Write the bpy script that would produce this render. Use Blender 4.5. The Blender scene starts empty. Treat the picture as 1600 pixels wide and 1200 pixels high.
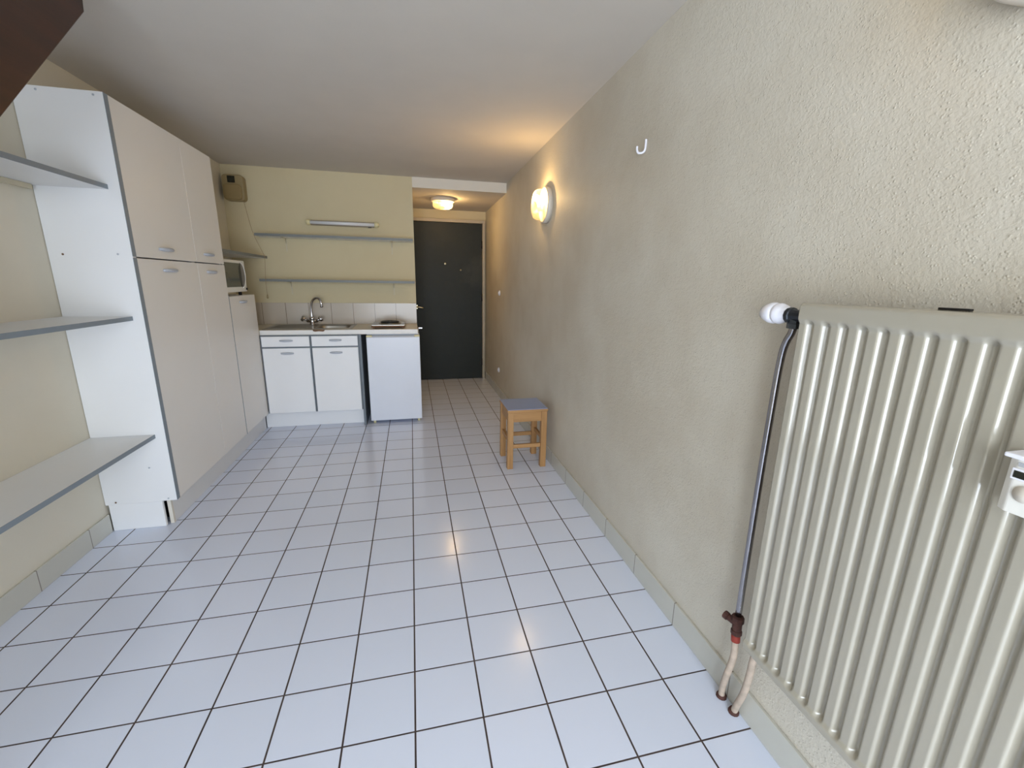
import bpy, bmesh, math, random
from mathutils import Vector, Matrix
random.seed(4)
PI = math.pi
SC = bpy.context.scene
COL = SC.collection

# ---------------------------------------------------------------- materials
def srgb(r, g, b):
    f = lambda c: (c/255/12.92) if c/255 <= .04045 else ((c/255+.055)/1.055)**2.4
    return (f(r), f(g), f(b), 1)

class NT:
    def __init__(s, name):
        s.m = bpy.data.materials.new(name); s.m.use_nodes = True
        s.t = s.m.node_tree; s.b = s.t.nodes['Principled BSDF']; s.out = s.t.nodes['Material Output']
    def n(s, typ, **kw):
        x = s.t.nodes.new(typ)
        for k, v in kw.items():
            if k in x.inputs: x.inputs[k].default_value = v
            else: setattr(x, k, v)
        return x
    def l(s, a, b): s.t.links.new(a, b)
    def math(s, op, a, b=None, c=None):
        x = s.n('ShaderNodeMath', operation=op)
        for i, v in enumerate((a, b, c)):
            if v is None: continue
            if isinstance(v, (int, float)): x.inputs[i].default_value = v
            else: s.l(v, x.inputs[i])
        return x.outputs[0]
    def coords(s): return s.n('ShaderNodeTexCoord').outputs['Object']
    def noise(s, vec, scale, detail=2, rough=.5):
        x = s.n('ShaderNodeTexNoise'); x.inputs['Scale'].default_value = scale
        x.inputs['Detail'].default_value = detail; x.inputs['Roughness'].default_value = rough
        s.l(vec, x.inputs['Vector']); return x.outputs['Fac']
    def ramp(s, fac, stops):
        x = s.n('ShaderNodeValToRGB'); e = x.color_ramp.elements
        while len(e) < len(stops): e.new(.5)
        for i, (p, c) in enumerate(stops): e[i].position = p; e[i].color = c
        s.l(fac, x.inputs[0]); return x.outputs[0]
    def mix(s, fac, a, b):
        x = s.n('ShaderNodeMix', data_type='RGBA')
        if isinstance(fac, (int, float)): x.inputs[0].default_value = fac
        else: s.l(fac, x.inputs[0])
        for i, v in ((6, a), (7, b)):
            if isinstance(v, tuple): x.inputs[i].default_value = v
            else: s.l(v, x.inputs[i])
        return x.outputs[2]
    def bump(s, h, strength, dist=.01):
        x = s.n('ShaderNodeBump'); x.inputs['Strength'].default_value = strength; x.inputs['Distance'].default_value = dist
        s.l(h, x.inputs['Height']); s.l(x.outputs[0], s.b.inputs['Normal']); return x

def simple(name, col, rough=.5, metal=0, var=.04, vscale=6, bump=0, bscale=200, coat=0):
    t = NT(name); t.b.inputs['Roughness'].default_value = rough; t.b.inputs['Metallic'].default_value = metal
    v = t.coords(); nz = t.noise(v, vscale, 3)
    dk = tuple(c*(1-var*2) for c in col[:3])+(1,)
    t.l(t.ramp(nz, [(.3, dk), (.7, col)]), t.b.inputs['Base Color'])
    if bump: t.bump(t.noise(v, bscale, 2), bump, .002)
    if coat: t.b.inputs['Coat Weight'].default_value = coat; t.b.inputs['Coat Roughness'].default_value = .1
    return t.m

def plaster(name, col, col2, strength, dist=.004):
    t = NT(name); v = t.coords(); t.b.inputs['Roughness'].default_value = .62
    t.b.inputs['Specular IOR Level'].default_value = .35
    big = t.noise(v, 1.3, 4, .6)
    t.l(t.ramp(big, [(.32, col2), (.6, col)]), t.b.inputs['Base Color'])
    # sprayed droplets plus fine roller grain
    vo = t.n('ShaderNodeTexVoronoi'); vo.inputs['Scale'].default_value = 150; t.l(v, vo.inputs['Vector'])
    drop = t.math('SUBTRACT', .42, vo.outputs['Distance']); drop = t.math('MAXIMUM', drop, 0)
    msk = t.ramp(t.noise(v, 45, 2), [(.42, (0, 0, 0, 1)), (.6, (1, 1, 1, 1))])
    drop = t.math('MULTIPLY', drop, msk)
    fine = t.math('MULTIPLY', t.noise(v, 150, 3, .6), .5)
    mid = t.math('MULTIPLY', t.noise(v, 60, 3, .6), .6)
    h = t.math('ADD', t.math('MULTIPLY', drop, 1.1), t.math('ADD', fine, mid))
    t.bump(h, strength, dist)
    return t.m

M = {}
M['wall'] = plaster('cream sprayed plaster', srgb(210, 204, 190), srgb(196, 187, 170), .62, .004)
M['wall_k'] = plaster('cream kitchen plaster', srgb(207, 195, 161), srgb(201, 188, 153), .2, .003)
M['wall_l'] = plaster('pale cream plaster', srgb(220, 214, 198), srgb(214, 207, 190), .2, .003)
M['ceil'] = simple('white ceiling paint', srgb(205, 199, 190), .8, var=.015, bump=.15, bscale=120)
M['beam'] = simple('white painted lintel', srgb(224, 218, 206), .7, var=.01)
M['white'] = simple('white melamine', srgb(241, 242, 244), .38, var=.012, vscale=3)
M['door_w'] = simple('white laminate door', srgb(238, 235, 230), .36, var=.012, vscale=3)
M['edge'] = simple('blue grey edging', srgb(136, 147, 157), .45, var=.04)
M['edgek'] = simple('grey shelf edging', srgb(122, 126, 124), .45, var=.04)
M['greypanel'] = simple('grey laminate panel', srgb(112, 121, 130), .45, var=.04)
M['shelf'] = simple('white shelf laminate', srgb(228, 229, 230), .4, var=.012)
M['handle'] = simple('grey plastic handle', srgb(188, 193, 203), .4, var=.03)
M['work'] = simple('beige worktop laminate', srgb(222, 214, 194), .4, var=.03, vscale=40)
M['workedge'] = simple('white worktop edging', srgb(238, 236, 232), .4, var=.02)
M['chip'] = simple('brown bare chipboard', srgb(128, 96, 72), .8, var=.1, vscale=80)
M['steel'] = simple('brushed stainless steel', srgb(170, 165, 155), .28, 1, var=.06, vscale=30)
M['chrome'] = simple('chrome', srgb(205, 203, 205), .12, 1, var=.03)
M['chromed'] = simple('dulled chrome pipe', srgb(172, 170, 174), .2, 1, var=.08, vscale=10)
M['brass'] = simple('brass', srgb(200, 190, 160), .3, 1)
M['fridge'] = simple('white enamel', srgb(226, 231, 242), .3, var=.01, bump=.08, bscale=250)
M['cream'] = simple('yellowed cream plastic', srgb(226, 216, 170), .45, var=.04)
M['dark'] = simple('black plastic', srgb(22, 20, 20), .4)
M['glassd'] = simple('dark microwave window', srgb(84, 84, 71), .15, var=.2, vscale=4)
M['mwwhite'] = simple('white microwave plastic', srgb(236, 234, 226), .35, var=.02)
M['mwgrey'] = simple('grey microwave lens', srgb(120, 116, 114), .3)
M['beige'] = simple('aged beige meter plastic', srgb(158, 140, 100), .5, var=.05)
M['beige2'] = simple('aged tan meter cover', srgb(150, 130, 88), .5, var=.04)
M['lcd'] = simple('dark display window', srgb(42, 44, 36), .2, var=.2, vscale=60)
M['cord'] = simple('tan cord', srgb(168, 140, 110), .8)
M['valve'] = simple('dark tarnished brass valve', srgb(74, 78, 84), .35, .8, var=.15, vscale=60)
M['valvew'] = simple('white thermostat plastic', srgb(238, 238, 246), .35, var=.01)
M['pipep'] = simple('flaking beige painted pipe', srgb(196, 178, 160), .6, var=.14, vscale=40, bump=.3, bscale=120)
M['rust'] = simple('rusted iron fitting', srgb(92, 58, 50), .75, .2, var=.25, vscale=70)
M['red'] = simple('red sealing tape', srgb(150, 52, 38), .7)
M['frame'] = simple('grey painted frame', srgb(178, 168, 148), .55)
M['lampbase'] = simple('cream lamp base', srgb(222, 214, 200), .5, var=.02)
M['tube'] = simple('unlit opal tube', srgb(226, 228, 232), .25, var=.02)
M['tubecase'] = simple('grey strip housing', srgb(140, 128, 112), .4, .3)
M['bracket'] = simple('cream painted bracket', srgb(206, 196, 170), .5)
M['seatblue'] = simple('blue grey melamine seat', srgb(150, 165, 202), .42, var=.03, bump=.1, bscale=300)
M['metergrey'] = simple('grey meter label', srgb(176, 178, 182), .4)

def wood(name, c1, c2, axis=2, scale=14, rough=.42):
    t = NT(name); t.b.inputs['Roughness'].default_value = rough
    v = t.coords(); mp = t.n('ShaderNodeMapping'); t.l(v, mp.inputs[0])
    s = [scale*3]*3; s[axis] = scale*.25; mp.inputs['Scale'].default_value = s
    nz = t.noise(mp.outputs[0], 1, 5, .6)
    t.l(t.ramp(nz, [(.3, c1), (.7, c2)]), t.b.inputs['Base Color'])
    t.bump(nz, .08, .002)
    return t.m
M['wood'] = wood('golden beech', srgb(158, 116, 70), srgb(186, 142, 92), 2)
M['woodx'] = wood('golden beech rail', srgb(156, 114, 68), srgb(184, 140, 90), 0)
M['woody'] = wood('golden beech side rail', srgb(156, 114, 68), srgb(184, 140, 90), 1)
M['stairwood'] = wood('dark red brown stained wood', srgb(42, 20, 11), srgb(66, 34, 19), 1, 10, .35)

# floor tiles: 200 mm grid, dark grout
def tile_mat():
    t = NT('white glazed floor tiles'); v = t.coords()
    sp = t.n('ShaderNodeSeparateXYZ'); t.l(v, sp.inputs[0])
    def line(o, w, sc=5.0):
        f = t.math('FRACT', t.math('ADD', t.math('MULTIPLY', o, sc), 100.5))
        return t.math('ABSOLUTE', t.math('SUBTRACT', f, .5)), w
    dx, _ = line(sp.outputs[0], 0); dy, _ = line(sp.outputs[1], 0)
    def mask(d, w):   # d in tile units (0 at joint)
        x = t.n('ShaderNodeMapRange', interpolation_type='SMOOTHSTEP'); t.l(d, x.inputs[0])
        x.inputs[1].default_value = w; x.inputs[2].default_value = w+.006
        x.inputs[3].default_value = 1; x.inputs[4].default_value = 0; return x.outputs[0]
    g = t.math('MAXIMUM', mask(dx, .0105), mask(dy, .0085))
    # per-tile tone
    fl = t.n('ShaderNodeVectorMath', operation='MULTIPLY_ADD'); t.l(v, fl.inputs[0])
    fl.inputs[1].default_value = (5, 5, 0); fl.inputs[2].default_value = (0, 0, .5)
    f2 = t.n('ShaderNodeVectorMath', operation='FLOOR'); t.l(fl.outputs[0], f2.inputs[0])
    wn = t.n('ShaderNodeTexWhiteNoise'); t.l(f2.outputs[0], wn.inputs['Vector'])
    tone = t.ramp(wn.outputs['Value'], [(0, srgb(222, 230, 248)), (1, srgb(226, 233, 251))])
    gn = t.noise(v, 9, 3)
    gc = t.ramp(gn, [(.3, srgb(44, 32, 34)), (.7, srgb(78, 64, 62))])
    t.l(t.mix(g, tone, gc), t.b.inputs['Base Color'])
    r = t.math('ADD', .13, t.math('MULTIPLY', g, .5)); r = t.math('ADD', r, t.math('MULTIPLY', t.noise(v, 4, 3), .08))
    t.l(r, t.b.inputs['Roughness'])
    h = t.math('ADD', t.math('MULTIPLY', g, -1), t.math('MULTIPLY', t.noise(v, 7, 2), .12))
    t.bump(h, .35, .0015)
    return t.m
M['floor'] = tile_mat()

def skirt_mat(axis_off):
    t = NT('skirting tiles'); v = t.coords(); sp = t.n('ShaderNodeSeparateXYZ'); t.l(v, sp.inputs[0])
    f = t.math('FRACT', t.math('ADD', t.math('DIVIDE', t.math('SUBTRACT', sp.outputs[1], axis_off), .3), 100.5))
    d = t.math('ABSOLUTE', t.math('SUBTRACT', f, .5))
    x = t.n('ShaderNodeMapRange'); t.l(d, x.inputs[0]); x.inputs[1].default_value = .004; x.inputs[2].default_value = .009
    x.inputs[3].default_value = 1; x.inputs[4].default_value = 0
    t.l(t.mix(x.outputs[0], srgb(200, 199, 190), srgb(132, 126, 118)), t.b.inputs['Base Color'])
    t.b.inputs['Roughness'].default_value = .25
    return t.m
M['skirtR'] = skirt_mat(0.0); M['skirtL'] = skirt_mat(.1)

def splash_mat():
    t = NT('splashback tiles'); v = t.coords(); sp = t.n('ShaderNodeSeparateXYZ'); t.l(v, sp.inputs[0])
    f = t.math('FRACT', t.math('ADD', t.math('DIVIDE', t.math('SUBTRACT', sp.outputs[0], -.118), .1975), 100.5))
    d = t.math('ABSOLUTE', t.math('SUBTRACT', f, .5))
    x = t.n('ShaderNodeMapRange'); t.l(d, x.inputs[0]); x.inputs[1].default_value = .006; x.inputs[2].default_value = .014
    x.inputs[3].default_value = 1; x.inputs[4].default_value = 0
    t.l(t.mix(x.outputs[0], srgb(192, 182, 168), srgb(118, 102, 84)), t.b.inputs['Base Color'])
    t.b.inputs['Roughness'].default_value = .22
    return t.m
M['splash'] = splash_mat()

def door_mat():
    t = NT('dark green door paint'); v = t.coords()
    sp = t.n('ShaderNodeSeparateXYZ'); t.l(v, sp.inputs[0])
    n1 = t.noise(v, 5, 5, .7)
    # scuffed patch round the peephole: a blob mask with a ragged rim
    dx = t.math('DIVIDE', t.math('SUBTRACT', sp.outputs[0], .42), .33); dz = t.math('DIVIDE', t.math('SUBTRACT', sp.outputs[2], 1.38), .3)
    rr = t.math('ADD', t.math('MULTIPLY', dx, dx), t.math('MULTIPLY', dz, dz))
    blob = t.math('MULTIPLY', t.math('MAXIMUM', t.math('SUBTRACT', 1, rr), 0), t.noise(v, 9, 5, .7))
    c = t.ramp(n1, [(.3, srgb(36, 40, 37)), (.7, srgb(42, 46, 42))])
    b = t.ramp(blob, [(.2, (0, 0, 0, 1)), (.45, (1, 1, 1, 1))])
    t.l(t.mix(b, c, srgb(54, 56, 51)), t.b.inputs['Base Color'])
    t.b.inputs['Specular IOR Level'].default_value = .25
    t.l(t.math('ADD', .42, t.math('MULTIPLY', n1, .15)), t.b.inputs['Roughness'])
    return t.m
M['doorg'] = door_mat()

def rad_mat():
    t = NT('cream radiator enamel'); v = t.coords(); sp = t.n('ShaderNodeSeparateXYZ'); t.l(v, sp.inputs[0])
    t.b.inputs['Roughness'].default_value = .14; t.b.inputs['Specular IOR Level'].default_value = .85
    nz = t.noise(v, 3, 3)
    base = t.ramp(nz, [(.3, srgb(166, 160, 145)), (.7, srgb(170, 164, 149))])
    ms = []
    for y0, za, zb in ((-.800, .922, .962), (-.838, .905, .955)):
        wob = t.math('MULTIPLY', t.math('SUBTRACT', t.noise(v, 90, 2), .5), .006)
        dy = t.math('ABSOLUTE', t.math('ADD', t.math('SUBTRACT', sp.outputs[1], y0), wob))
        my = t.math('LESS_THAN', dy, .0022)
        mz = t.math('MULTIPLY', t.math('GREATER_THAN', sp.outputs[2], za), t.math('LESS_THAN', sp.outputs[2], zb))
        ms.append(t.math('MULTIPLY', my, mz))
    t.l(t.mix(t.math('MAXIMUM', ms[0], ms[1]), base, srgb(132, 84, 54)), t.b.inputs['Base Color'])
    return t.m
M['rad'] = rad_mat()

def lampglass():
    t = NT('pressed lamp glass'); nt = t.t; nt.nodes.remove(t.b)
    v = t.coords()
    tr = t.n('ShaderNodeBsdfTransparent'); tr.inputs[0].default_value = (1, .95, .82, 1)
    tl = t.n('ShaderNodeBsdfTranslucent'); tl.inputs[0].default_value = (1, .9, .66, 1)
    gl = t.n('ShaderNodeBsdfGlossy'); gl.inputs['Roughness'].default_value = .12
    w = t.n('ShaderNodeTexWave'); w.inputs['Scale'].default_value = 30; t.l(v, w.inputs['Vector']); w.inputs['Distortion'].default_value = 2
    bp = t.n('ShaderNodeBump'); bp.inputs['Strength'].default_value = .6; bp.inputs['Distance'].default_value = .004
    t.l(w.outputs['Fac'], bp.inputs['Height'])
    for s in (tl, gl): t.l(bp.outputs[0], s.inputs['Normal'])
    m1 = t.n('ShaderNodeMixShader'); m1.inputs[0].default_value = .18; t.l(tr.outputs[0], m1.inputs[1]); t.l(tl.outputs[0], m1.inputs[2])
    m2 = t.n('ShaderNodeMixShader'); m2.inputs[0].default_value = .12; t.l(m1.outputs[0], m2.inputs[1]); t.l(gl.outputs[0], m2.inputs[2])
    t.l(m2.outputs[0], t.out.inputs[0])
    return t.m
M['lampglass'] = lampglass()

def bulb(name, s):
    t = NT(name); t.b.inputs['Base Color'].default_value = (1, .9, .7, 1)
    t.b.inputs['Emission Color'].default_value = (1, .70, .36, 1); t.b.inputs['Emission Strength'].default_value = s
    return t.m
M['bulb'] = bulb('lit warm bulb', 22)
M['bulbdim'] = bulb('lit warm bulb low', 8)

# ---------------------------------------------------------------- mesh building
class B:
    def __init__(s): s.bm = bmesh.new()
    def _merge(s, t, bevel=0, seg=2, smooth=False):
        if bevel:
            bmesh.ops.bevel(t, geom=t.edges[:], offset=bevel, segments=seg, affect='EDGES', profile=.5)
        for f in t.faces: f.smooth = smooth
        me = bpy.data.meshes.new('tmp'); t.to_mesh(me); t.free(); s.bm.from_mesh(me); bpy.data.meshes.remove(me); return s
    def box(s, x0, x1, y0, y1, z0, z1, bevel=0.0, rot=None, piv=None):
        t = bmesh.new(); bmesh.ops.create_cube(t, size=1)
        for v in t.verts: v.co = Vector(((x0+x1)/2+v.co.x*(x1-x0), (y0+y1)/2+v.co.y*(y1-y0), (z0+z1)/2+v.co.z*(z1-z0)))
        if rot is not None:
            bmesh.ops.rotate(t, verts=t.verts, cent=piv, matrix=rot)
        return s._merge(t, bevel)
    def prism(s, pts, d, bevel=0):      # pts: 3d outline, extruded by vector d
        t = bmesh.new(); vs = [t.verts.new(p) for p in pts]; f = t.faces.new(vs)
        r = bmesh.ops.extrude_face_region(t, geom=[f])
        bmesh.ops.translate(t, verts=[v for v in r['geom'] if isinstance(v, bmesh.types.BMVert)], vec=d)
        bmesh.ops.recalc_face_normals(t, faces=t.faces)
        return s._merge(t, bevel)
    def lathe(s, prof, origin, axis, n=32, smooth=True, scale=(1, 1)):   # prof: (radius, height along axis)
        ax = Vector(axis).normalized(); q = ax.to_track_quat('Z', 'Y'); t = bmesh.new(); rings = []
        for r, h in prof:
            if r < 1e-6: rings.append([t.verts.new(Vector(origin)+ax*h)])
            else: rings.append([t.verts.new(Vector(origin)+q @ Vector((r*math.cos(2*PI*i/n)*scale[0], r*math.sin(2*PI*i/n)*scale[1], h))) for i in range(n)])
        for a, b in zip(rings, rings[1:]):
            for i in range(n):
                j = (i+1) % n
                if len(a) == 1 and len(b) == 1: continue
                if len(a) == 1: t.faces.new((a[0], b[j], b[i]))
                elif len(b) == 1: t.faces.new((a[i], a[j], b[0]))
                else: t.faces.new((a[i], a[j], b[j], b[i]))
        for e in (rings[0], rings[-1]):
            if len(e) > 2: t.faces.new(e)
        bmesh.ops.recalc_face_normals(t, faces=t.faces)
        return s._merge(t, 0, smooth=smooth)
    def cyl(s, p0, p1, r, n=24, r1=None):
        p0, p1 = Vector(p0), Vector(p1); L = (p1-p0).length
        r1 = r if r1 is None else r1
        return s.lathe([(r, 0), (r1, L)], p0, p1-p0, n)
    def tube(s, pts, r, n=12, smooth_pts=6):
        P = [Vector(p) for p in pts]
        if smooth_pts and len(P) > 2:
            Q = []
            for i in range(len(P)-1):
                p0 = P[max(i-1, 0)]; p1 = P[i]; p2 = P[i+1]; p3 = P[min(i+2, len(P)-1)]
                for k in range(smooth_pts):
                    u = k/smooth_pts
                    Q.append(.5*((2*p1)+(-p0+p2)*u+(2*p0-5*p1+4*p2-p3)*u*u+(-p0+3*p1-3*p2+p3)*u**3))
            Q.append(P[-1]); P = Q
        t = bmesh.new(); rings = []; up = None
        for i, p in enumerate(P):
            d = (P[min(i+1, len(P)-1)]-P[max(i-1, 0)]).normalized()
            if up is None: up = d.orthogonal().normalized()
            up = (up-d*up.dot(d)).normalized(); w = d.cross(up)
            rr = r[min(int(i/len(P)*len(r)), len(r)-1)] if isinstance(r, (list, tuple)) else r
            rings.append([t.verts.new(p+rr*(up*math.cos(2*PI*k/n)+w*math.sin(2*PI*k/n))) for k in range(n)])
        for a, b in zip(rings, rings[1:]):
            for i in range(n): t.faces.new((a[i], a[(i+1) % n], b[(i+1) % n], b[i]))
        t.faces.new(rings[0]); t.faces.new(rings[-1])
        bmesh.ops.recalc_face_normals(t, faces=t.faces)
        return s._merge(t, 0, smooth=True)

def world_off(o):
    v = Vector((0, 0, 0))
    while o is not None: v += o.location; o = o.parent
    return v
def obj(name, b, m, parent=None, loc=None, auto=True):
    me = bpy.data.meshes.new(name); off = Vector((0, 0, 0))
    if parent is not None: off = world_off(parent)
    if loc is not None: off = Vector(loc)
    bmesh.ops.translate(b.bm, verts=b.bm.verts, vec=-off)
    b.bm.to_mesh(me); b.bm.free()
    o = bpy.data.objects.new(name, me); COL.objects.link(o)
    me.materials.append(M[m] if isinstance(m, str) else m)
    if loc is not None: o.location = Vector(loc)-(world_off(parent) if parent else Vector())
    if parent is not None: o.parent = parent
    return o
def tag(o, label, cat, group=None):
    o['label'] = label; o['category'] = cat
    if group: o['group'] = group
    return o
def thing(name, label, cat, loc, group=None):
    o = bpy.data.objects.new(name, None); COL.objects.link(o); o.location = loc; o.empty_display_size = .05
    return tag(o, label, cat, group)
def struct(name, b, m):
    o = obj(name, b, m); o['kind'] = 'structure'; return o
def dup(root, loc, label=None):
    r = root.copy(); COL.objects.link(r); r.location = loc
    if label: r['label'] = label
    for ch in list(root.children):
        c = ch.copy(); COL.objects.link(c); c.parent = r
        for g in ch.children:
            d = g.copy(); COL.objects.link(d); d.parent = c
    return r

# ---------------------------------------------------------------- measures (metres)
XR, XL = .975, -1.503          # right and left wall
YB, YD, YW = 3.186, 4.371, -3.0   # kitchen wall, entrance door, window wall behind
XK = .079                      # end of the kitchen wall
ZC, ZS = 2.201, 2.112          # ceiling, lobby soffit
T = .12

# ---------------------------------------------------------------- room shell
struct('floor', B().box(XL-T, XR+T, YW-T, YD+T, -.1, 0), 'floor')
# ceiling with the stair opening
SX0, SX1, SY0, SY1 = XL, -.84, -1.1, .60
b = B()
b.box(SX1, XR+T, YW-T, YB, ZC, ZC+.1); b.box(XL-T, SX1, SY1, YB, ZC, ZC+.1); b.box(XL-T, SX1, YW-T, SY0, ZC, ZC+.1)
struct('ceiling', b, 'ceil')
b = B(); b.box(XL-T, SX1+.04, SY0-.04, SY0, ZC+.1, 3.3); b.box(XL-T, SX1+.04, SY1, SY1+.04, ZC+.1, 3.3)
b.box(SX1, SX1+.04, SY0, SY1, ZC+.1, 3.3); b.box(XL-T, XL, SY0, SY1, ZC+.1, 3.3); b.box(XL-T, SX1+.04, SY0-.04, SY1+.04, 3.3, 3.36)
struct('wall_loft', b, 'wall_k')
struct('wall_right', B().box(XR, XR+T, YW-T, YD+T, 0, ZC+.1), 'wall')
struct('wall_left', B().box(XL-T, XL, YW-T, YB+T, 0, ZC+.1), 'wall_l')
# kitchen wall (with lobby side return) and wall above the door
b = B(); b.box(XL, XK, YB, YD+T, 0, ZC+.1)
struct('wall_kitchen', b, 'wall_k')
b = B(); b.box(XK, XR, YD+.04, YD+T, 0, ZS+.09)
struct('wall_back', b, 'wall_k')
struct('ceiling_lobby', B().box(XK, XR, YB+.002, YD+.04, ZS, ZS+.19), 'ceil')
struct('trim_1', B().box(XK, XR, YB-.004, YB+.002, ZS, ZC), 'beam')
# skirting tiles
struct('baseboard_right', B().box(XR-.010, XR, YW, YD, 0, .098, .002), 'skirtR')
struct('baseboard_left', B().box(XL, XL+.010, YW, 1.144, 0, .098, .002), 'skirtL')
# window wall behind the camera, with a tall French window
WX0, WX1, WZ1 = -.95, .65, 2.12
b = B(); b.box(XL, WX0, YW-T, YW, 0, ZC); b.box(WX1, XR, YW-T, YW, 0, ZC); b.box(WX0, WX1, YW-T, YW, WZ1, ZC)
struct('wall_front', b, 'wall')
b = B()
for x0, x1 in ((WX0, WX0+.06), (WX1-.06, WX1), ((WX0+WX1)/2-.05, (WX0+WX1)/2+.05)):
    b.box(x0, x1, YW-.08, YW-.02, 0, WZ1)
b.box(WX0+.06, WX1-.06, YW-.08, YW-.02, 0, .12); b.box(WX0+.06, WX1-.06, YW-.08, YW-.02, WZ1-.07, WZ1)
struct('window_1', b, 'beam')

# ---------------------------------------------------------------- entrance door
dr = bpy.data.objects.new('door_1', None); COL.objects.link(dr); dr.location = (.5, YD, 0); dr['kind'] = 'structure'
dr['label'] = 'dark green entrance door at the end of the lobby'
b = B(); b.box(XK+.004, .924, YD-.002, YD+.036, .004, 1.963, .002)
lf = obj('door_leaf', b, 'doorg', dr)
b = B(); b.box(XK+.002, .958, YD-.03, YD+.038, 1.966, 2.003, .003); b.box(.926, .958, YD-.03, YD+.038, 0, 1.966, .003)
obj('door_frame', b, 'frame', dr)
for z in (1.713, 1.067, .227):
    b = B(); b.cyl((.922, YD-.016, z-.045), (.922, YD-.016, z+.045), .011); b.box(.905, .935, YD-.008, YD-.004, z-.04, z+.04)
    obj('hinge', b, 'dark', dr)
b = B(); b.tube([(.10, YD-.01, .945), (.10, YD-.05, .945), (.12, YD-.058, .945), (.175, YD-.055, .934)], .009, smooth_pts=3)
b.box(.085, .108, YD-.008, YD-.003, .92, .97, .002)
obj('door_handle', b, 'brass', dr)
b = B(); b.cyl((.112, YD-.003, .685), (.112, YD-.045, .685), .014); b.box(.105, .155, YD-.05, YD-.042, .676, .694, .003)
obj('lock', b, 'chrome', dr)
b = B(); b.lathe([(.013, 0), (.013, .006), (.007, .009), (0, .006)], (.459, YD-.003, 1.477), (0, -1, 0), 20)
obj('peephole', b, 'brass', dr)
b = B(); b.lathe([(.012, 0), (.010, .006), (0, .008)], (.653, YD-.003, 1.404), (0, -1, 0), 16)
obj('door_knob', b, 'brass', dr)

# ---------------------------------------------------------------- handles
def handle_bm(c, axis, out, L=.105):
    """Curved half-moon pull: axis = direction along it, out = away from the door."""
    a, o, z = Vector(axis), Vector(out), Vector((0, 0, 1)); c = Vector(c); t = bmesh.new(); N = 10; rings = []
    for i in range(N+1):
        u = i/N*2-1; d = .004+.020*(1-u*u)**.6; h = .009*(1-.35*u*u)
        p = c+a*(u*L/2)
        rings.append([t.verts.new(p+o*x+z*y) for x, y in ((0, -h), (d*.7, -h), (d, -h*.3), (d, h*.6), (d*.85, h), (0, h))])
    for A, C in zip(rings, rings[1:]):
        for k in range(6): t.faces.new((A[k], A[(k+1) % 6], C[(k+1) % 6], C[k]))
    t.faces.new(rings[0]); t.faces.new(rings[-1]); bmesh.ops.recalc_face_normals(t, faces=t.faces)
    b = B(); b._merge(t, 0, smooth=True); return b

# ---------------------------------------------------------------- tall cabinets on the left wall
XF = -1.187; YC, Y2, Y3, Y4 = 1.144, 1.756, 2.143, 2.652; ZB, ZM, ZT, Z3 = .146, 1.354, 2.015, 1.141; DT = .018
def carcass(y0, y1, z0, z1):
    b = B(); e = .0008; xb = XL+.003; xf = XF-DT-.002
    b.box(xb, xf, y0+e, y0+.018, z0, z1, .0008); b.box(xb, xf, y1-.018, y1-e, z0, z1, .0008)
    b.box(xb, xf, y0+.018, y1-.018, z1-.018, z1); b.box(xb, xf, y0+.018, y1-.018, z0, z0+.018)
    b.box(xb, xb+.005, y0+.018, y1-.018, z0+.018, z1-.018)
    b.box(xb+.005, xf-.02, y0+.018, y1-.018, (z0+z1)/2-.009, (z0+z1)/2+.009)
    return b
wide = thing('tall_cupboard', 'wide tall white cupboard with grey edged side, upper and lower doors', 'cupboard', (-1.35, 1.45, ZB))
obj('carcass', carcass(YC+.019, Y2, ZB, ZT), 'white', wide)
b = B(); b.box(XL+.002, XF-.0005, YC, YC+.018, ZB, ZT, .0006); b.box(XF-DT, XF-.0005, YC+.018, YC+.0275, ZB, ZT)
sp = obj('side_panel', b, 'white', wide)
b = B(); b.box(XF-.0004, XF+.0012, YC, YC+.0275, ZB, ZM-.0025); b.box(XF-.0004, XF+.0012, YC, YC+.0275, ZM+.0025, ZT)
eb = obj('edge_strip', b, 'edge', wide); eb['label'] = 'blue grey edge strip'
for x, z in ((-1.448, 1.359), (-1.242, 1.365), (-1.283, .333), (-1.455, .158), (-1.225, .158), (-1.418, 2.001), (-1.222, 2.001)):
    b = B(); b.lathe([(.0045, 0), (.004, .0015), (0, .002)], (x, YC, z), (0, -1, 0), 12)
    obj('screw_cap', b, 'chip' if x in (-1.448, -1.455) else 'handle', sp)
def add_door(root, y0, y1, z0, z1, hy, hz, mat='door_w'):
    b = B(); b.box(XF-DT, XF, y0, y1, z0, z1, .0012)
    d = obj('door', b, mat, root)
    obj('handle', handle_bm((XF, hy, hz), (0, 1, 0), (1, 0, 0), .13), 'handle', d)
    return d
add_door(wide, YC+.0285, Y2-.001, ZM+.003, ZT, 1.437, 1.404)
add_door(wide, YC+.0285, Y2-.0015, ZB, ZM-.003, 1.443, 1.301)
nar = thing('tall_cupboard', 'narrow tall white cupboard beside the microwave, upper and lower doors', 'cupboard', (-1.35, 1.95, ZB))
obj('carcass', carcass(Y2, Y3, ZB, ZT), 'white', nar)
add_door(nar, Y2+.001, Y3-.001, ZM+.003, ZT, 1.925, 1.406)
add_door(nar, Y2+.0025, Y3-.001, ZB, ZM-.003, 1.932, 1.302)
low = thing('low_cupboard', 'shorter white cupboard with one door, standing below the microwave', 'cupboard', (-1.35, 2.4, ZB))
obj('carcass', carcass(Y3+.001, Y4, ZB, Z3), 'white', low)
add_door(low, Y3+.009, Y4-.001, ZB, Z3, 2.386, 1.097)
b = B(); b.box(XF-.014, XF+.0006, Y3+.001, Y3+.0075, ZB, Z3); obj('edge_strip', b, 'edge', low)['label'] = 'grey edge strip'
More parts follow.
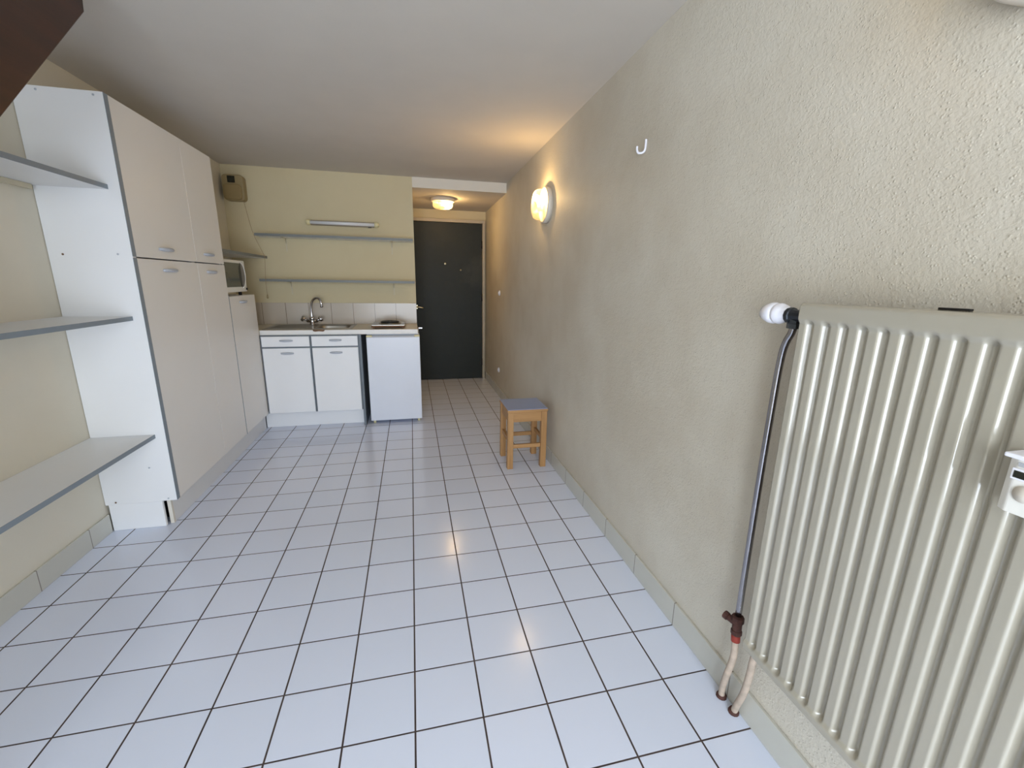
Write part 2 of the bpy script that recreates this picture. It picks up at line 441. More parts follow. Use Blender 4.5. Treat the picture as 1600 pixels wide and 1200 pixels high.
# plinths
b = B(); b.box(XF-.062, XF-.046, YC+.045, 2.70, .001, .144, .001)
pl = obj('plinth_board', b, 'cream', None); tag(pl, 'long off-white plinth board along the foot of the tall cupboards', 'plinth')
pl.data.materials[0] = M['shelf']
b = B(); b.box(XL+.012, -1.258, YC+.004, YC+.02, .001, .144, .001)
tag(obj('plinth_board', b, 'white'), 'short white plinth board under the cupboard side panel, by the skirting', 'plinth')
b = B(); b.box(-1.2495, -1.2325, YC+.027, YC+.0445, .001, .143, .001)
tag(obj('plinth_block', b, 'beam'), 'small cream end block at the open corner of the cupboard plinth', 'block')
b = B(); b.box(-1.30, -1.27, YC+.10, YC+.13, .001, .144, .002)
tag(obj('cupboard_foot', b, 'dark'), 'dark foot glimpsed in the plinth gap under the wide cupboard', 'foot')

# ---------------------------------------------------------------- wall shelves on the left
SHX = -1.231
def wall_shelf(z, y0, label):
    s = thing('wall_shelf', label, 'shelf', (-1.37, (y0+YC)/2, z))
    b = B(); b.box(XL+.001, SHX-.002, y0, YC-.0006, z-.019, z, .0006); obj('board', b, 'shelf', s)
    b = B(); b.box(SHX-.002, SHX, y0, YC-.0006, z-.0192, z+.0002); o = obj('edge_band', b, 'edge', s); o['label'] = 'blue grey edge band'
    b = B(); b.box(XL+.001, XL+.02, y0+.02, YC-.03, z-.039, z-.0195, .001); b.box(XL+.02, SHX-.03, y0+.02, y0+.04, z-.039, z-.0195, .001)
    obj('batten', b, 'bracket', s)
    return s
wall_shelf(1.655, .36, 'topmost white shelf with grey edge between left wall and cupboard')
wall_shelf(1.088, .10, 'middle white shelf with grey edge between left wall and cupboard')
wall_shelf(.507, .05, 'lowest white shelf with grey edge, nearest the tiled floor')

# ---------------------------------------------------------------- stairs top left
st = thing('loft_staircase', 'dark brown wooden open staircase rising to the ceiling, top left corner', 'staircase', (-1.2, -1.3, 0))
K = 1.04
def zl(y): return 1.635+K*(y-.18)
def stringer(x0, x1):
    H = .23; yb = .18-(1.635)/K
    pts = [(x0, yb, 0), (x0, .578, zl(.578)), (x0, .578, 2.30), (x0, .578-.06, 2.30), (x0, yb-H/K, 0)]
    pts[3] = (x0, (2.30-1.635-H)/K+.18, 2.30)
    return B().prism(pts, (x1-x0, 0, 0), .003)
obj('stringer', stringer(-.90, -.94), 'stairwood', st)
obj('stringer', stringer(XL+.005, XL+.04), 'stairwood', st)
z = .19
while z < 2.15:
    yc = .18+(z-.06-1.635)/K-.19
    b = B(); b.box(XL+.042, -.942, yc, yc+.19, z-.035, z, .003); obj('tread', b, 'stairwood', st); z += .19

# ---------------------------------------------------------------- kitchen base units
YF = 2.639; YP = 2.716
def base_unit(x0, x1, label, edge_right=False):
    r = thing('base_cabinet', label, 'cabinet', ((x0+x1)/2, 2.9, .146), 'twin base cabinets under the sink')
    b = B(); e = .001; yf = YF+.019; yb = YB-.005
    b.box(x0+e, x0+.018, yf, yb, .147, .811); b.box(x1-.018, x1-e, yf, yb, .147, .811)
    b.box(x0+e, x0+.0075, YF+.003, yf, .147, .811); b.box(x1-.0085, x1-e, YF+.003, yf, .147, .811); b.box(x0+.0075, x1-.0085, YF+.012, yf, .705, .722); b.box(x0+.0075, x1-.0085, YF+.008, yf, .803, .811)
    b.box(x0+.018, x1-.018, yf, yb, .147, .165); b.box(x0+.018, x1-.018, yb-.006, yb, .165, .811)
    b.box(x0+.018, x1-.018, yf, yf+.05, .70, .716)
    obj('carcass', b, 'greypanel', r)
    b = B(); b.box(x0+.008, x1-.009, YF, YF+.0115, .718, .802, .0012)
    d = obj('drawer', b, 'white', r)
    cx = (x0+x1)/2+.004
    obj('handle', handle_bm((cx, YF, .768), (1, 0, 0), (0, -1, 0), .10), 'handle', d)
    b = B(); b.box(x0+.008, x1-.009, YF, YF+.018, .148, .7045, .0012)
    d = obj('door', b, 'white', r)
    obj('handle', handle_bm((cx, YF, .662), (1, 0, 0), (0, -1, 0), .10), 'handle', d)
    return r
base_unit(-1.183, -.803, 'white base cabinet with drawer, beside the low cupboard under the draining board')
base_unit(-.802, -.42, 'white base cabinet with drawer, beside the grey end panel under the sink')
b = B(); b.box(-1.232, -.42, YP, YP+.016, .001, .145, .001)
tag(obj('plinth_board', b, 'white'), 'white plinth board under the two base cabinets', 'plinth')
b = B(); b.box(-.4185, -.399, YF, YB-.004, .001, .8115, .001)
tag(obj('end_panel', b, 'greypanel'), 'upright blue grey panel between base cabinet and fridge', 'panel')

# ---------------------------------------------------------------- worktop, sink, tap, hob
wt = thing('worktop', 'beige kitchen worktop with white front edge over cabinets and fridge', 'worktop', (-.6, 2.93, .813))
SX = (-1.19, -.50); SY = (2.735, 3.13)
b = B(); zt = .851
b.box(XL+.003, -1.192, 2.66, YB-.009, .813, zt)
b.box(-1.192, -.82, 2.672, YB-.009, .813, zt)
b.box(-.82, -.50, 2.672, 2.775, .813, zt); b.box(-.82, -.50, 3.12, YB-.009, .813, zt)
b.box(-.50, XK, 2.672, YB-.009, .813, zt)
obj('slab', b, 'work', wt)
b = B(); b.box(-1.186, XK, 2.664, 2.672, .812, zt+.0005, .002); obj('front_edge', b, 'workedge', wt)['label'] = 'white front edge'
b = B(); b.prism([(-.783, 2.6625, .852), (-.689, 2.6625, .852), (-.692, 2.6625, .842), (-.705, 2.6625, .8385), (-.735, 2.6625, .841), (-.765, 2.6625, .8375), (-.779, 2.6625, .842)], (0, .02, 0))
obj('chipped_edge', b, 'chip', wt)['label'] = 'brown chip in the front edge'
b = B(); b.box(XL+.003, XK, YB-.008, YB-.0005, .853, 1.05, .001)
tag(obj('splashback', b, 'splash'), 'row of pale beige wall tiles behind sink and hob', 'tiles')
sk = thing('kitchen_sink', 'stainless steel inset sink with draining board left of the bowl', 'sink', (-.85, 2.93, .852))
b = B(); z0 = .8517; z1 = .8548
b.box(-1.188, -.80, SY[0]-.012, SY[1]+.015, z0, z1, .001)
b.box(-.80, -.482, SY[0]-.012, 2.79, z0, z1, .001); b.box(-.80, -.482, 3.08, SY[1]+.015, z0, z1, .001)
b.box(-.515, -.482, 2.79, 3.08, z0, z1)
for i in range(7): b.box(-1.15, -.86, 2.80+i*.042, 2.808+i*.042, z1, z1+.0025, .001)
obj('draining_board', b, 'steel', sk)
# bowl
t = bmesh.new(); N = 40; prof = [(1.0, 0), (.97, -.012), (.93, -.10), (.84, -.135), (.12, -.142), (0, -.142)]
cx, cy, hx, hy = -.6575, 2.935, .1445, .147; rings = []
for s_, h in prof:
    if s_ == 0: rings.append([t.verts.new((cx, cy, z1+h))]); continue
    ring = []
    for i in range(N):
        a = 2*PI*i/N; c_, q_ = math.cos(a), math.sin(a); e = .45
        ring.append(t.verts.new((cx+hx*s_*math.copysign(abs(c_)**e, c_), cy+hy*s_*math.copysign(abs(q_)**e, q_), z1+h)))
    rings.append(ring)
for A, C in zip(rings, rings[1:]):
    for i in range(N):
        if len(C) == 1: t.faces.new((A[i], C[0], A[(i+1) % N]))
        else: t.faces.new((A[i], C[i], C[(i+1) % N], A[(i+1) % N]))
b = B(); b._merge(t, 0, smooth=True)
bw = obj('bowl', b, 'steel', sk)
md = bw.modifiers.new('thick', 'SOLIDIFY'); md.thickness = .001; md.offset = 1
b = B(); b.lathe([(.03, 0), (.03, .003), (.02, .004), (0, .002)], (cx, cy, z1-.142), (0, 0, 1), 24); obj('drain', b, 'chrome', bw)

tp = thing('kitchen_tap', 'chrome swan-neck mixer tap with two cross handles behind the sink', 'tap', (-.866, 3.085, .8555))
b = B(); b.lathe([(.028, 0), (.028, .008), (.021, .014), (.021, .05), (.025, .06), (.018, .072), (0, .076)], (-.866, 3.085, .8553), (0, 0, 1), 28)
b.cyl((-.912, 3.085, .892), (-.820, 3.085, .892), .016)
obj('body', b, 'chrome', tp)
b = B(); b.tube([(-.866, 3.085, .92), (-.868, 3.083, .985), (-.860, 3.075, 1.045), (-.838, 3.065, 1.085), (-.805, 3.05, 1.10), (-.778, 3.035, 1.085), (-.766, 3.03, 1.05), (-.766, 3.03, 1.02)], .0105, 14)
b.cyl((-.766, 3.03, 1.045), (-.766, 3.03, 1.018), .0135)
obj('spout', b, 'chrome', tp)
for sgn in (-1, 1):
    c0 = Vector((-.866+sgn*.044, 3.083, .895)); d = Vector((sgn*.8, -.25, .45)).normalized(); c1 = c0+d*.025
    b = B(); b.cyl(c0, c1, .010); b.lathe([(.014, 0), (.025, .004), (.027, .016), (.020, .028), (0, .031)], c1, d, 10, smooth=False)
    obj('tap_handle', b, 'chrome', tp)

hb = thing('electric_hotplate', 'small single electric hotplate on the worktop above the fridge', 'hotplate', (-.17, 2.88, .8535))
b = B()
for x in (-.295, -.05):
    for y in (2.76, 3.01): b.cyl((x, y, .8517), (x, y, .862), .012, 12)
b.box(-.319, -.03, 2.735, 3.035, .861, .874, .004); obj('base', b, 'chip', hb)['label'] = 'rusty brown base edge'
b = B(); b.box(-.317, -.032, 2.737, 3.033, .8745, .886, .004); obj('top_plate', b, 'steel', hb)
b = B(); b.lathe([(.100, 0), (.100, .004), (.095, .006), (.090, .004), (.090, .001)], (-.165, 2.885, .886), (0, 0, 1), 40); obj('ring', b, 'steel', hb)
b = B()
for r in (.03, .045, .06, .075):
    pts = [(-.165+r*math.cos(a), 2.885+r*math.sin(a), .898) for a in [2*PI*i/36 for i in range(37)]]
    b.tube(pts, .0065, 8, 0)
b.cyl((-.165, 2.885, .8865), (-.165, 2.885, .8895), .085)
obj('heating_coil', b, 'dark', hb)
b = B(); b.lathe([(.013, 0), (.013, .007), (.009, .014), (0, .014)], (-.165, 2.885, .8895), (0, 0, 1), 20); obj('centre_cap', b, 'chrome', hb)
b = B(); b.cyl((-.075, 2.737, .8675), (-.075, 2.722, .8675), .0055, 16); obj('control_knob', b, 'chip', hb)

# ---------------------------------------------------------------- fridge
fr = thing('mini_fridge', 'small white fridge with flat door under the worktop end', 'fridge', (-.134, 2.9, 0))
FX0, FX1 = -.360, .092; FYF = 2.657
b = B(); b.box(FX0+.002, FX1-.002, FYF+.047, 3.15, .03, .808, .004); obj('body', b, 'fridge', fr)
b = B(); b.box(FX0, FX1, FYF, FYF+.044, .028, .786, .005)
dd = obj('door', b, 'fridge', fr)
b = B(); b.box(FX0+.05, FX1-.05, FYF+.004, FYF+.044, .7865, .799, .001); obj('grip_recess', b, 'metergrey', dd)
for x0, x1 in ((FX0, FX0+.048), (FX1-.046, FX1)):
    b = B(); b.box(x0, x1, FYF+.001, FYF+.046, .7865, .801, .003)
    obj('hinge_cover', b, 'cream', fr)['label'] = 'yellowed hinge cover'
b = B(); b.box(FX0+.004, FX1-.004, FYF+.0445, FYF+.0465, .032, .782); obj('door_seal', b, 'cream', fr)
for x in (FX0+.03, FX1-.03):
    for y in (FYF+.03, 3.11):
        b = B(); b.cyl((x, y, .0005), (x, y, .03), .012, 16); obj('foot', b, 'cream', fr)

# ---------------------------------------------------------------- shelves and things on the kitchen wall
def kshelf(z, x0, x1, label, bx):
    s = thing('wall_shelf', label, 'shelf', ((x0+x1)/2, 3.09, z), 'narrow kitchen shelves')
    b = B(); b.box(x0, x1, 3.002, YB-.0006, z-.021, z, .0006); obj('board', b, 'shelf', s)
    b = B(); b.box(x0, x1, 3.0, 3.002, z-.0212, z+.0002); obj('edge_band', b, 'edgek', s)['label'] = 'grey edge band'
    for x in bx:
        b = B(); b.box(x-.006, x+.006, YB-.005, YB-.0005, z-.135, z-.022, .001); b.box(x-.006, x+.006, YB-.15, YB-.005, z-.0255, z-.0212, .001)
        b.prism([(x-.002, YB-.005, z-.023), (x-.002, YB-.05, z-.023), (x-.002, YB-.005, z-.07)], (.004, 0, 0))
        obj('bracket', b, 'bracket', s)
    return s
kshelf(1.640, -1.243, XK-.012, 'upper long shelf with grey edge on the kitchen wall, below the strip light', (-1.045, -.128))
kshelf(1.262, -1.245, XK-.008, 'lower long shelf with grey edge on the kitchen wall, above the tap', (-1.036, -.126))
s = thing('wall_shelf', 'short shelf with grey edge in the corner above the microwave', 'shelf', (-1.35, 2.6, 1.455))
b = B(); b.box(XL+.001, -1.217, Y3+.002, YB-.001, 1.440, 1.460, .0006); obj('board', b, 'shelf', s)
b = B(); b.box(-1.217, -1.215, Y3+.002, YB-.001, 1.4398, 1.4602); obj('edge_band', b, 'edgek', s)['label'] = 'grey edge band'

mw = thing('microwave_oven', 'white microwave with dark curved window on the low cupboard', 'microwave', (-1.34, 2.34, Z3))
b = B(); b.box(-1.49, -1.212, 2.15, 2.535, Z3+.028, 1.392, .006); obj('body', b, 'mwwhite', mw)
b = B(); b.box(-1.2115, -1.196, 2.149, 2.537, Z3+.027, 1.393, .004); fd = obj('front_panel', b, 'mwwhite', mw)
zc = 1.288
b = B(); b.prism([(-1.1955, 2.155, 1.204), (-1.1955, 2.452, 1.204), (-1.1955, 2.47, 1.21), (-1.1955, 2.452, 1.372), (-1.1955, 2.155, 1.372)], (.0015, 0, 0)); obj('window', b, 'glassd', mw)
arc = [(-1.1935, 2.447+.074*math.cos(a), zc+.090*math.sin(a)) for a in [(-PI/2)+PI*i/24 for i in range(25)]]
b = B(); b.prism([(-1.1955, p[1]-.004, p[2]) for p in arc], (.0026, 0, 0)); ln = obj('side_lens', b, 'mwgrey', mw)
b = B()
for i in range(24):
    p, q = arc[i], arc[i+1]
    b.tube([p, q], .0045, 8, 0)
obj('curved_handle', b, 'mwwhite', mw)
arc2 = [(-1.1925, 2.449-.042*math.cos(a), zc+.083*math.sin(a)) for a in [(-PI/2)+PI*i/16 for i in range(17)]]
b = B(); b.prism([(-1.1938, p[1], p[2]) for p in arc2], (.0009, 0, 0)); obj('window_curve', b, 'dark', mw)
for y in (2.19, 2.50):
    for x in (-1.46, -1.235):
        b = B(); b.cyl((x, y, Z3+.0005), (x, y, Z3+.029), .012, 12); obj('foot', b, 'dark', mw)
b = B(); b.cyl((-1.196, 2.523, 1.187), (-1.188, 2.523, 1.187), .009, 16); obj('button', b, 'dark', mw)

mb = thing('meter_box', 'tan electricity meter box with dark display, high by the ceiling corner', 'meter', (-1.38, YB, 2.0))
def rrect(x0, x1, z0, z1, r, y, n=6):
    P = []
    for cx_, cz_, a0 in ((x1-r, z1-r, 0), (x0+r, z1-r, 90), (x0+r, z0+r, 180), (x1-r, z0+r, 270)):
        for i in range(n+1):
            a = math.radians(a0+90*i/n); P.append((cx_+r*math.cos(a), y, cz_+r*math.sin(a)))
    return P
b = B(); b.prism(rrect(-1.475, -1.315, 1.905, 2.110, .03, YB-.0008), (0, -.075, 0), .004); obj('case', b, 'beige', mb)
b = B(); b.prism(rrect(-1.462, -1.332, 1.912, 2.030, .02, YB-.0762), (0, -.022, 0), .004); obj('cover', b, 'beige2', mb)
b = B(); b.box(-1.432, -1.375, YB-.0785, YB-.0762, 2.045, 2.098, .001); obj('display', b, 'lcd', mb)
cd = [(-1.325, 3.105, 1.902), (-1.272, 3.03, 1.70), (-1.236, 2.99, 1.60), (-1.183, 2.99, 1.462), (-1.180, 2.99, 1.42), (-1.192, 2.99, 1.26), (-1.192, 2.99, 1.13)]
pc = thing('pull_cord', 'thin tan pull cord hanging from the meter box past the shelves', 'cord', (-1.325, 3.105, 1.902))
b = B(); b.tube(cd, .0018, 6, 4); obj('cord', b, 'cord', pc)
b = B(); b.lathe([(.003, 0), (.006, .008), (.008, .03), (.004, .036), (0, .037)], (-1.192, 2.99, 1.131), (0, 0, -1), 14); obj('pull_knob', b, 'beige', pc)

fl = thing('strip_light', 'unlit fluorescent strip light with cream end caps above the shelves', 'lamp', (-.546, YB, 1.761))
b = B(); b.box(-.82, -.275, YB-.03, YB-.0006, 1.740, 1.782, .004); obj('housing', b, 'tubecase', fl)
b = B(); b.cyl((-.825, YB-.043, 1.761), (-.27, YB-.043, 1.761), .0145, 24); obj('tube', b, 'tube', fl)
for x, d in ((-.822, -1), (-.273, 1)):
    b = B(); b.lathe([(.022, 0), (.024, .012), (.023, .028), (.014, .037), (0, .038)], (x, YB-.038, 1.761), (d, 0, 0), 24); b.box(min(x, x+d*.03), max(x, x+d*.03), YB-.035, YB-.0006, 1.742, 1.780, .004)
    obj('end_cap', b, 'cream', fl)
b = B(); b.box(-.33, -.30, YB-.045, YB-.031, 1.733, 1.7395, .001); obj('switch', b, 'dark', fl)

# ---------------------------------------------------------------- round glass lamps
def round_lamp(name, label, loc, axis, up, R, energy, bulbmat, group=None):
    """axis = away from the mounting surface, up = side on which the bulb sits"""
    a, u = Vector(axis), Vector(up); c = Vector(loc)
    L = thing(name, label, 'lamp', loc, group)
    b = B(); b.lathe([(R, .0006), (R, .028), (R*.97, .034), (R*.86, .035), (R*.86, .030), (0, .030)], c, a, 48); obj('base', b, 'lampbase', L)
    b = B(); g = [(R*.84, .036), (R*.845, .055), (R*.83, .075), (R*.76, .092), (R*.55, .102), (R*.25, .106), (0, .107)]
    b.lathe([g[0]]+g[1:], c, a, 56)
    # open the flat end cap
    for f in [f for f in b.bm.faces if len(f.verts) > 10]: b.bm.faces.remove(f)
    obj('glass', b, 'lampglass', L)
    s0 = c+a*.062-u*R*.35; s1 = c+a*.062+u*R*.02
    b = B(); b.cyl(s0, s1, .013); b.cyl(c+a*.0305-u*R*.3, c+a*.062-u*R*.3, .008); obj('bulb_holder', b, 'valvew', L)
    b = B(); b.lathe([(.012, 0), (.016, .012), (.022, .028), (.022, .04), (.015, .054), (0, .06)], s1, u, 20); bo = obj('bulb', b, bulbmat, L)
    bo.visible_shadow = True
    ld = bpy.data.lights.new(name+'_light', 'POINT'); ld.energy = energy; ld.color = (1, .66, .30); ld.shadow_soft_size = .02
    lo = bpy.data.objects.new(name+'_light', ld); COL.objects.link(lo); lo.parent = L; lo.location = a*.082+u*R*.40
    lo.visible_camera = True
    return L
round_lamp('wall_lamp', 'lit round glass wall lamp midway along the plaster wall', (XR, 1.815, 1.79), (-1, 0, 0), (0, .25, .97), .118, 9, 'bulb')
round_lamp('wall_lamp', 'lit round glass wall lamp above the radiator, cut by the frame', (XR, -.677, 1.802), (-1, 0, 0), (0, 0, 1), .118, 1.2, 'bulbdim')
round_lamp('ceiling_lamp', 'lit round glass ceiling lamp in the lobby before the door', (.392, 3.66, ZS), (0, 0, -1), (.97, -.2, 0), .125, 10, 'bulb')

# ---------------------------------------------------------------- small things on the right wall
hk = tag(obj('wall_hook', B().tube([(XR-.004, .515, 1.835), (XR-.005, .515, 1.80), (XR-.012, .518, 1.787), (XR-.025, .530, 1.787), (XR-.030, .535, 1.80), (XR-.030, .535, 1.812)], .0042, 10), 'valvew', loc=(XR, .515, 1.81)),
    'small white plastic hook stuck on the bare plaster wall', 'hook')
def plate(z, label):
    p = thing('wall_switch', label, 'switch', (XR, 3.46, z))
    b = B(); b.lathe([(.028, .0006), (.028, .008), (.025, .011), (0, .012)], (XR, 3.46, z), (-1, 0, 0), 28); obj('plate', b, 'valvew', p)
    b = B(); b.box(XR-.018, XR-.0125, 3.45, 3.47, z-.015, z+.015, .002); obj('rocker', b, 'valvew', p)
plate(1.15, 'upper round white switch on the plaster wall near the entrance door')
plate(.297, 'lower round white fitting on the plaster wall near the lobby floor')

# ---------------------------------------------------------------- stool
A0, A1, B0, B1, H = .637, .922, 1.475, 1.758, .432
so = thing('wooden_stool', 'square wooden stool with blue grey top against the plaster wall', 'stool', ((A0+A1)/2, (B0+B1)/2, 0))
b = B(); b.box(A0, A1, B0, B1, H-.020, H-.003, .003); sb = obj('seat', b, 'woodx', so)
b = B(); b.box(A0+.002, A1-.002, B0+.002, B1-.002, H-.0028, H, .0005); obj('seat_surface', b, 'seatblue', sb)['label'] = 'blue grey seat surface'
lw = .040
for x in (A0+.004, A1-.004-lw):
    for y in (B0+.004, B1-.004-lw):
        b = B(); b.box(x, x+lw, y, y+lw, .0004, H-.0205, .003); obj('leg', b, 'wood', so)
xi0, xi1, yi0, yi1 = A0+.0045+lw, A1-.0045-lw, B0+.0045+lw, B1-.0045-lw
for y in (B0+.010, B1-.030): b = B(); b.box(xi0, xi1, y, y+.02, H-.09, H-.021, .001); obj('apron', b, 'woodx', so)
for x in (A0+.010, A1-.030): b = B(); b.box(x, x+.02, yi0, yi1, H-.09, H-.021, .001); obj('apron', b, 'woody', so)
for y in (B0+.012, B1-.030): b = B(); b.box(xi0, xi1, y, y+.018, .150, .178, .002); obj('stretcher', b, 'woodx', so)
for x in (A0+.012, A1-.030): b = B(); b.box(x, x+.018, yi0, yi1, .190, .217, .002); obj('stretcher', b, 'woody', so)

# ---------------------------------------------------------------- radiator
ra = thing('radiator', 'large cream ribbed panel radiator on the plaster wall', 'radiator', (.92, -.9, .3))
RX = .873; RY0 = -.409; P = .0385; NR = 23; c0 = -.4175; RZ0, RZ1 = .318, 1.2385
RYE = c0-P*(NR-1)-(RY0-c0)
t = bmesh.new()
ys = []
ys += [RY0+.0]
M_ = 24
y_first = c0+P/2; y_last = c0-P*(NR-1)-P/2
ys = [RY0]
n = NR*M_
ys += [c0+(RY0-c0)*.6] if False else []
k = [y_first-i*P/M_ for i in range(n+1)]
ys = [RY0+.002, RY0]+[y for y in k if y < RY0-.001]
zs = [RZ0, RZ0+.002, RZ0+.004, RZ0+.006, RZ0+.012, RZ0+.018]
zs += [RZ0+.020+.03*i/12 for i in range(13)] + [RZ0+.050+i*(1.175-RZ0-.050)/10 for i in range(1, 10)] + [1.175+.03*i/12 for i in range(13)] + [1.212, 1.222, 1.2305, 1.2325, 1.2345, 1.2365, 1.2378, RZ1]
def amp(z):
    lo, hi = RZ0+.020, 1.205
    if z <= lo or z >= hi: return 0
    d = min(z-lo, hi-z); d = min(d/.013, 1); return d*d*(3-2*d)
rows = []
y_end = min(ys)
for z in zs:
    r = []
    for y in ys:
        u = (c0-y)/P; g = 1-abs(math.cos(PI*u))**.75
        if y > RY0-.001: g = 0
        uu = abs((u+.5) % 1-.5); q_ = (uu-.24)/.205; e_ = .24
        if q_ < -e_: g = 0
        elif q_ < e_: g = (q_+e_)**2/(4*e_)
        elif q_ < 1-e_: g = q_
        elif q_ < 1+e_: g = 1-(1+e_-q_)**2/(4*e_)
        else: g = 1
        if y > RY0-.001: g = 0
        x = RX+(.006+.0115*g)*amp(z)
        # rolled outer rim
        ez = max(0, .008-(RZ1-z))/.008; ez2 = max(0, .006-(z-RZ0))/.006
        x += .008*ez**2+.006*ez2**2
        if y >= RY0-.0001: x += .012 if y > RY0 else .002
        r.append(t.verts.new((x, y, z)))
    rows.append(r)
for a_, b_ in zip(rows, rows[1:]):
    for i in range(len(ys)-1): t.faces.new((a_[i], b_[i], b_[i+1], a_[i+1]))
bmesh.ops.recalc_face_normals(t, faces=t.faces)
if t.faces[len(t.faces)//2].normal.x > 0: bmesh.ops.reverse_faces(t, faces=t.faces)
b = B(); b._merge(t, 0, smooth=True)
fp = obj('front_panel', b, 'rad', ra)
md = fp.modifiers.new('thick', 'SOLIDIFY'); md.thickness = .0015; md.offset = -1
b = B(); b.box(.8815, .926, y_end+.004, RY0-.003, RZ1-.004, RZ1, .0012); obj('top_cover', b, 'rad', ra)
b = B(); b.box(.905, .925, y_end+.01, RY0-.012, RZ0+.006, RZ1-.010, .006); obj('back_panel', b, 'rad', ra)
b = B()
i = 0; y = RY0-.03
while y > y_end+.02: b.box(.893, .9045, y-.001, y+.001, RZ0+.05, RZ1-.03); y -= .02
obj('fins', b, 'rad', ra)
for y in (-.66, -1.10):
    b = B(); b.box(.926, XR-.0008, y-.015, y+.015, .45, 1.18, .002); obj('wall_bracket', b, 'lampbase', ra)
b = B(); b.box(.918, .927, -.685, -.640, RZ1, RZ1+.004, .001); obj('bracket_clip', b, 'dark', ra)['label'] = 'black clip on the top edge'
# thermostatic valve (part of the radiator's plumbing)
VX, VZ = .918, 1.206
tv = thing('thermostatic_valve', 'white thermostatic valve head on dark body at the radiator top', 'valve', (VX, -.34, VZ))
b = B(); b.lathe([(0, 0.0), (0.013, 0.0), (0.0165, 0.0037), (0.0215, 0.012), (0.0255, 0.0239), (0.0262, 0.0331), (0.024, 0.0405), (0.0225, 0.0419), (0.0245, 0.0432), (0.0255, 0.0506), (0.022, 0.0616), (0.017, 0.0672), (0.018, 0.0727), (0.015, 0.0745), (0, 0.0745)], (VX, -.266, VZ+.002), (0, -1, 0), 40)
hd = obj('thermostat_head', b, 'valvew', tv)
b = B()
for i in range(20):
    a_ = 2*PI*i/20; b.box(VX-.0007, VX+.0007, -.2765, -.2675, VZ+.0172, VZ+.0198, 0, Matrix.Rotation(a_, 4, 'Y'), Vector((VX, -.26, VZ+.002)))
obj('grip_marks', b, 'metergrey', hd)
b = B(); b.lathe([(.015, 0), (.019, .003), (.019, .012), (.016, .014), (.014, .03), (.012, .065), (0, .065)], (VX, -.340, VZ), (0, -1, 0), 12, smooth=False)
b.lathe([(.013, 0), (.013, -.022+.044), (.0155, .0225), (.0155, .034), (0, .034)], (VX, -.360, VZ+.004), (0, 0, -1), 6, smooth=False)
obj('valve_body', b, 'valve', tv)
pp = thing('radiator_pipe', 'chrome pipe running down from the radiator valve into beige pipe', 'pipe', (VX, -.345, 0))
b = B(); b.tube([(VX, -.360, VZ-.029), (VX, -.3565, 1.163), (VX, -.348, 1.145), (VX+.002, -.339, 1.115), (VX+.004, -.334, 1.06), (VX+.005, -.332, .98), (VX+.005, -.331, .8), (VX+.005, -.332, .6), (VX+.005, -.334, .34)], .0085, 16); obj('chrome_pipe', b, 'chromed', pp)
X5 = VX+.004
b = B(); b.lathe([(.012, 0), (.017, .003), (.017, .02), (.013, .024), (.013, .045), (.015, .047), (.015, .06), (0, .06)], (X5, -.335, .345), (0, -.05, -1), 8, smooth=False)
b.cyl((X5, -.335, .318), (X5-.012, -.302, .322), .010, 8); b.lathe([(.012, 0), (.012, .012), (0, .012)], (X5-.010, -.310, .321), (-.3, 1, .15), 8, smooth=False)
obj('union_fitting', b, 'rust', pp)
b = B(); b.cyl((X5, -.337, .285), (X5, -.340, .262), .0125, 12); obj('sealing_tape', b, 'red', pp)
b = B(); b.tube([(X5, -.339, .262), (X5+.004, -.338, .20), (X5+.003, -.325, .12), (X5+.018, -.303, .05), (X5+.028, -.294, .001)], .0095, 14); obj('painted_pipe', b, 'pipep', pp)
b = B(); b.lathe([(.016, .0004), (.016, .004), (.0125, .012), (0, .012)], (X5+.028, -.294, 0), (0, 0, 1), 12); obj('floor_collar', b, 'rust', pp)
p2 = thing('return_pipe', 'beige painted pipe from under the radiator corner to the floor', 'pipe', (.94, -.36, 0))
b = B(); b.tube([(.913, -.425, .326), (.918, -.412, .27), (.925, -.402, .20), (.935, -.385, .12), (.944, -.362, .05), (.951, -.347, .001)], .0095, 14); obj('painted_pipe', b, 'pipep', p2)
b = B(); b.lathe([(.016, .0004), (.016, .004), (.0125, .012), (0, .012)], (.951, -.347, 0), (0, 0, 1), 12); obj('floor_collar', b, 'rust', p2)
# heat cost meter on the radiator
hm = thing('heat_meter', 'small white heat meter with grey display clipped on the radiator ribs', 'meter', (RX, -.83, 1.0))
ym0, ym1 = -.868, -.812
b = B(); xf = RX-.028
b.prism([(RX+.0052, ym0, .968), (RX+.0052, ym1, .968), (RX-.022, ym1-.002, .968), (xf, ym1-.012, .968), (xf, ym0+.012, .968), (RX-.022, ym0+.002, .968)], (0, 0, .084), .002); obj('case', b, 'mwwhite', hm)
b = B(); b.box(RX-.034, RX+.005, ym0-.001, ym1+.001, 1.047, 1.0535, .002); obj('top_cap', b, 'valvew', hm)
b = B(); b.box(xf-.003, xf-.0003, ym0+.010, ym1-.010, 1.018, 1.034, .001); bz = obj('display_bezel', b, 'valvew', hm)
b = B(); b.box(xf-.0036, xf-.0028, ym0+.013, ym1-.013, 1.021, 1.031); obj('display', b, 'lcd', bz)
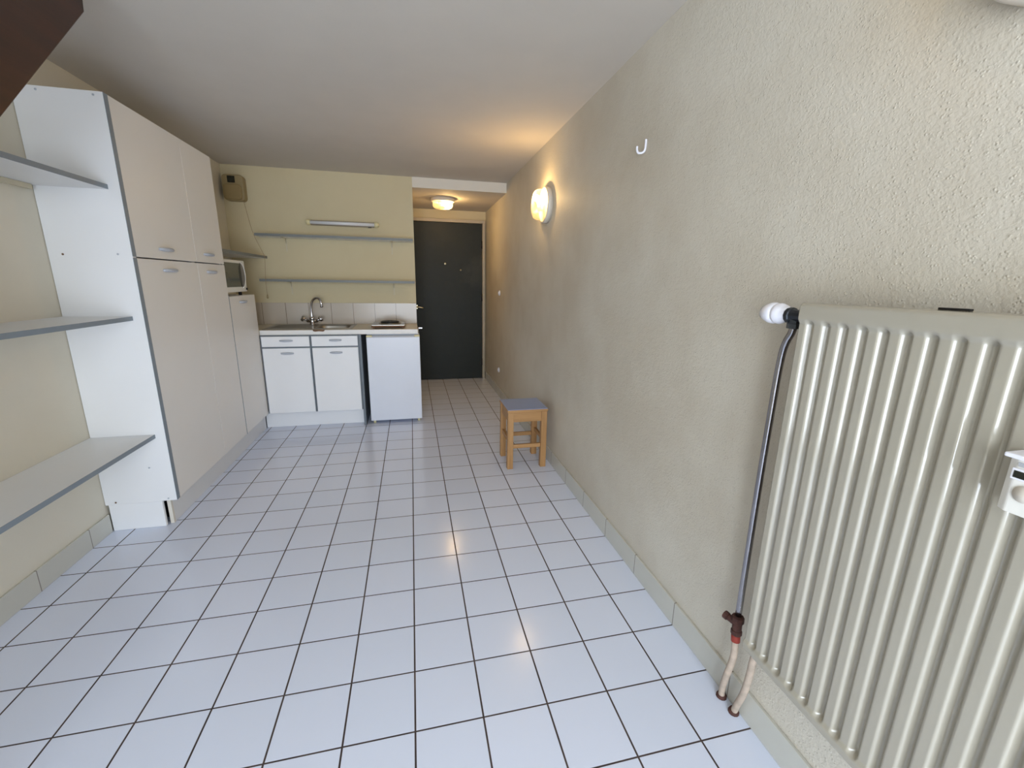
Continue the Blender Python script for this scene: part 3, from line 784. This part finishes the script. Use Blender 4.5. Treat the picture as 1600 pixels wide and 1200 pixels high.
b = B(); b.box(xf-.0012, xf-.0002, ym0+.014, ym1-.014, 1.037, 1.043); obj('label_plate', b, 'metergrey', hm)
b = B(); b.lathe([(.012, 0), (.012, .0015), (0, .002)], (xf-.0002, (ym0+ym1)/2, 1.0), (-1, 0, 0), 24); obj('seal', b, 'lampbase', hm)

# ---------------------------------------------------------------- light
def area(name, loc, rot, sx, sy, e, col):
    d = bpy.data.lights.new(name, 'AREA'); d.shape = 'RECTANGLE'; d.size = sx; d.size_y = sy; d.energy = e; d.color = col
    o = bpy.data.objects.new(name, d); COL.objects.link(o); o.location = loc; o.rotation_euler = rot; return o
area('daylight', ((WX0+WX1)/2, YW-.15, WZ1/2), (PI/2, 0, 0), WX1-WX0, WZ1, 132, (.80, .89, 1.0))
w = bpy.data.worlds.new('sky'); SC.world = w; w.use_nodes = True
bg = w.node_tree.nodes['Background']; bg.inputs[0].default_value = (.75, .85, 1, 1); bg.inputs[1].default_value = 1.0

# ---------------------------------------------------------------- camera
cd_ = bpy.data.cameras.new('camera'); cam = bpy.data.objects.new('camera', cd_); COL.objects.link(cam); SC.camera = cam
f = 666.374; pi_, ya, ro = .23560461, .23026418, .0165677
fw = Vector((math.sin(ya)*math.cos(pi_), math.cos(ya)*math.cos(pi_), -math.sin(pi_)))
r0 = Vector((math.cos(ya), -math.sin(ya), 0)); u0 = r0.cross(fw)
r = r0*math.cos(ro)+u0*math.sin(ro); u = -r0*math.sin(ro)+u0*math.cos(ro)
mt = Matrix((r, u, -fw)).transposed().to_4x4(); mt.translation = Vector((.03578, -1.20103, 1.27376))
cam.matrix_world = mt
cd_.sensor_fit = 'HORIZONTAL'; cd_.sensor_width = 36; cd_.lens = f*36/1600; cd_.clip_start = .02
vs = SC.view_settings; vs.view_transform = 'Standard'; vs.look = 'None'; vs.gamma = 1; vs.use_curve_mapping = False; vs.exposure = 0.0
SC.cycles.use_denoising = True
SC.cycles.max_bounces = 10; SC.cycles.diffuse_bounces = 6; SC.cycles.glossy_bounces = 4; SC.cycles.transparent_max_bounces = 8
SC.cycles.sample_clamp_indirect = 6
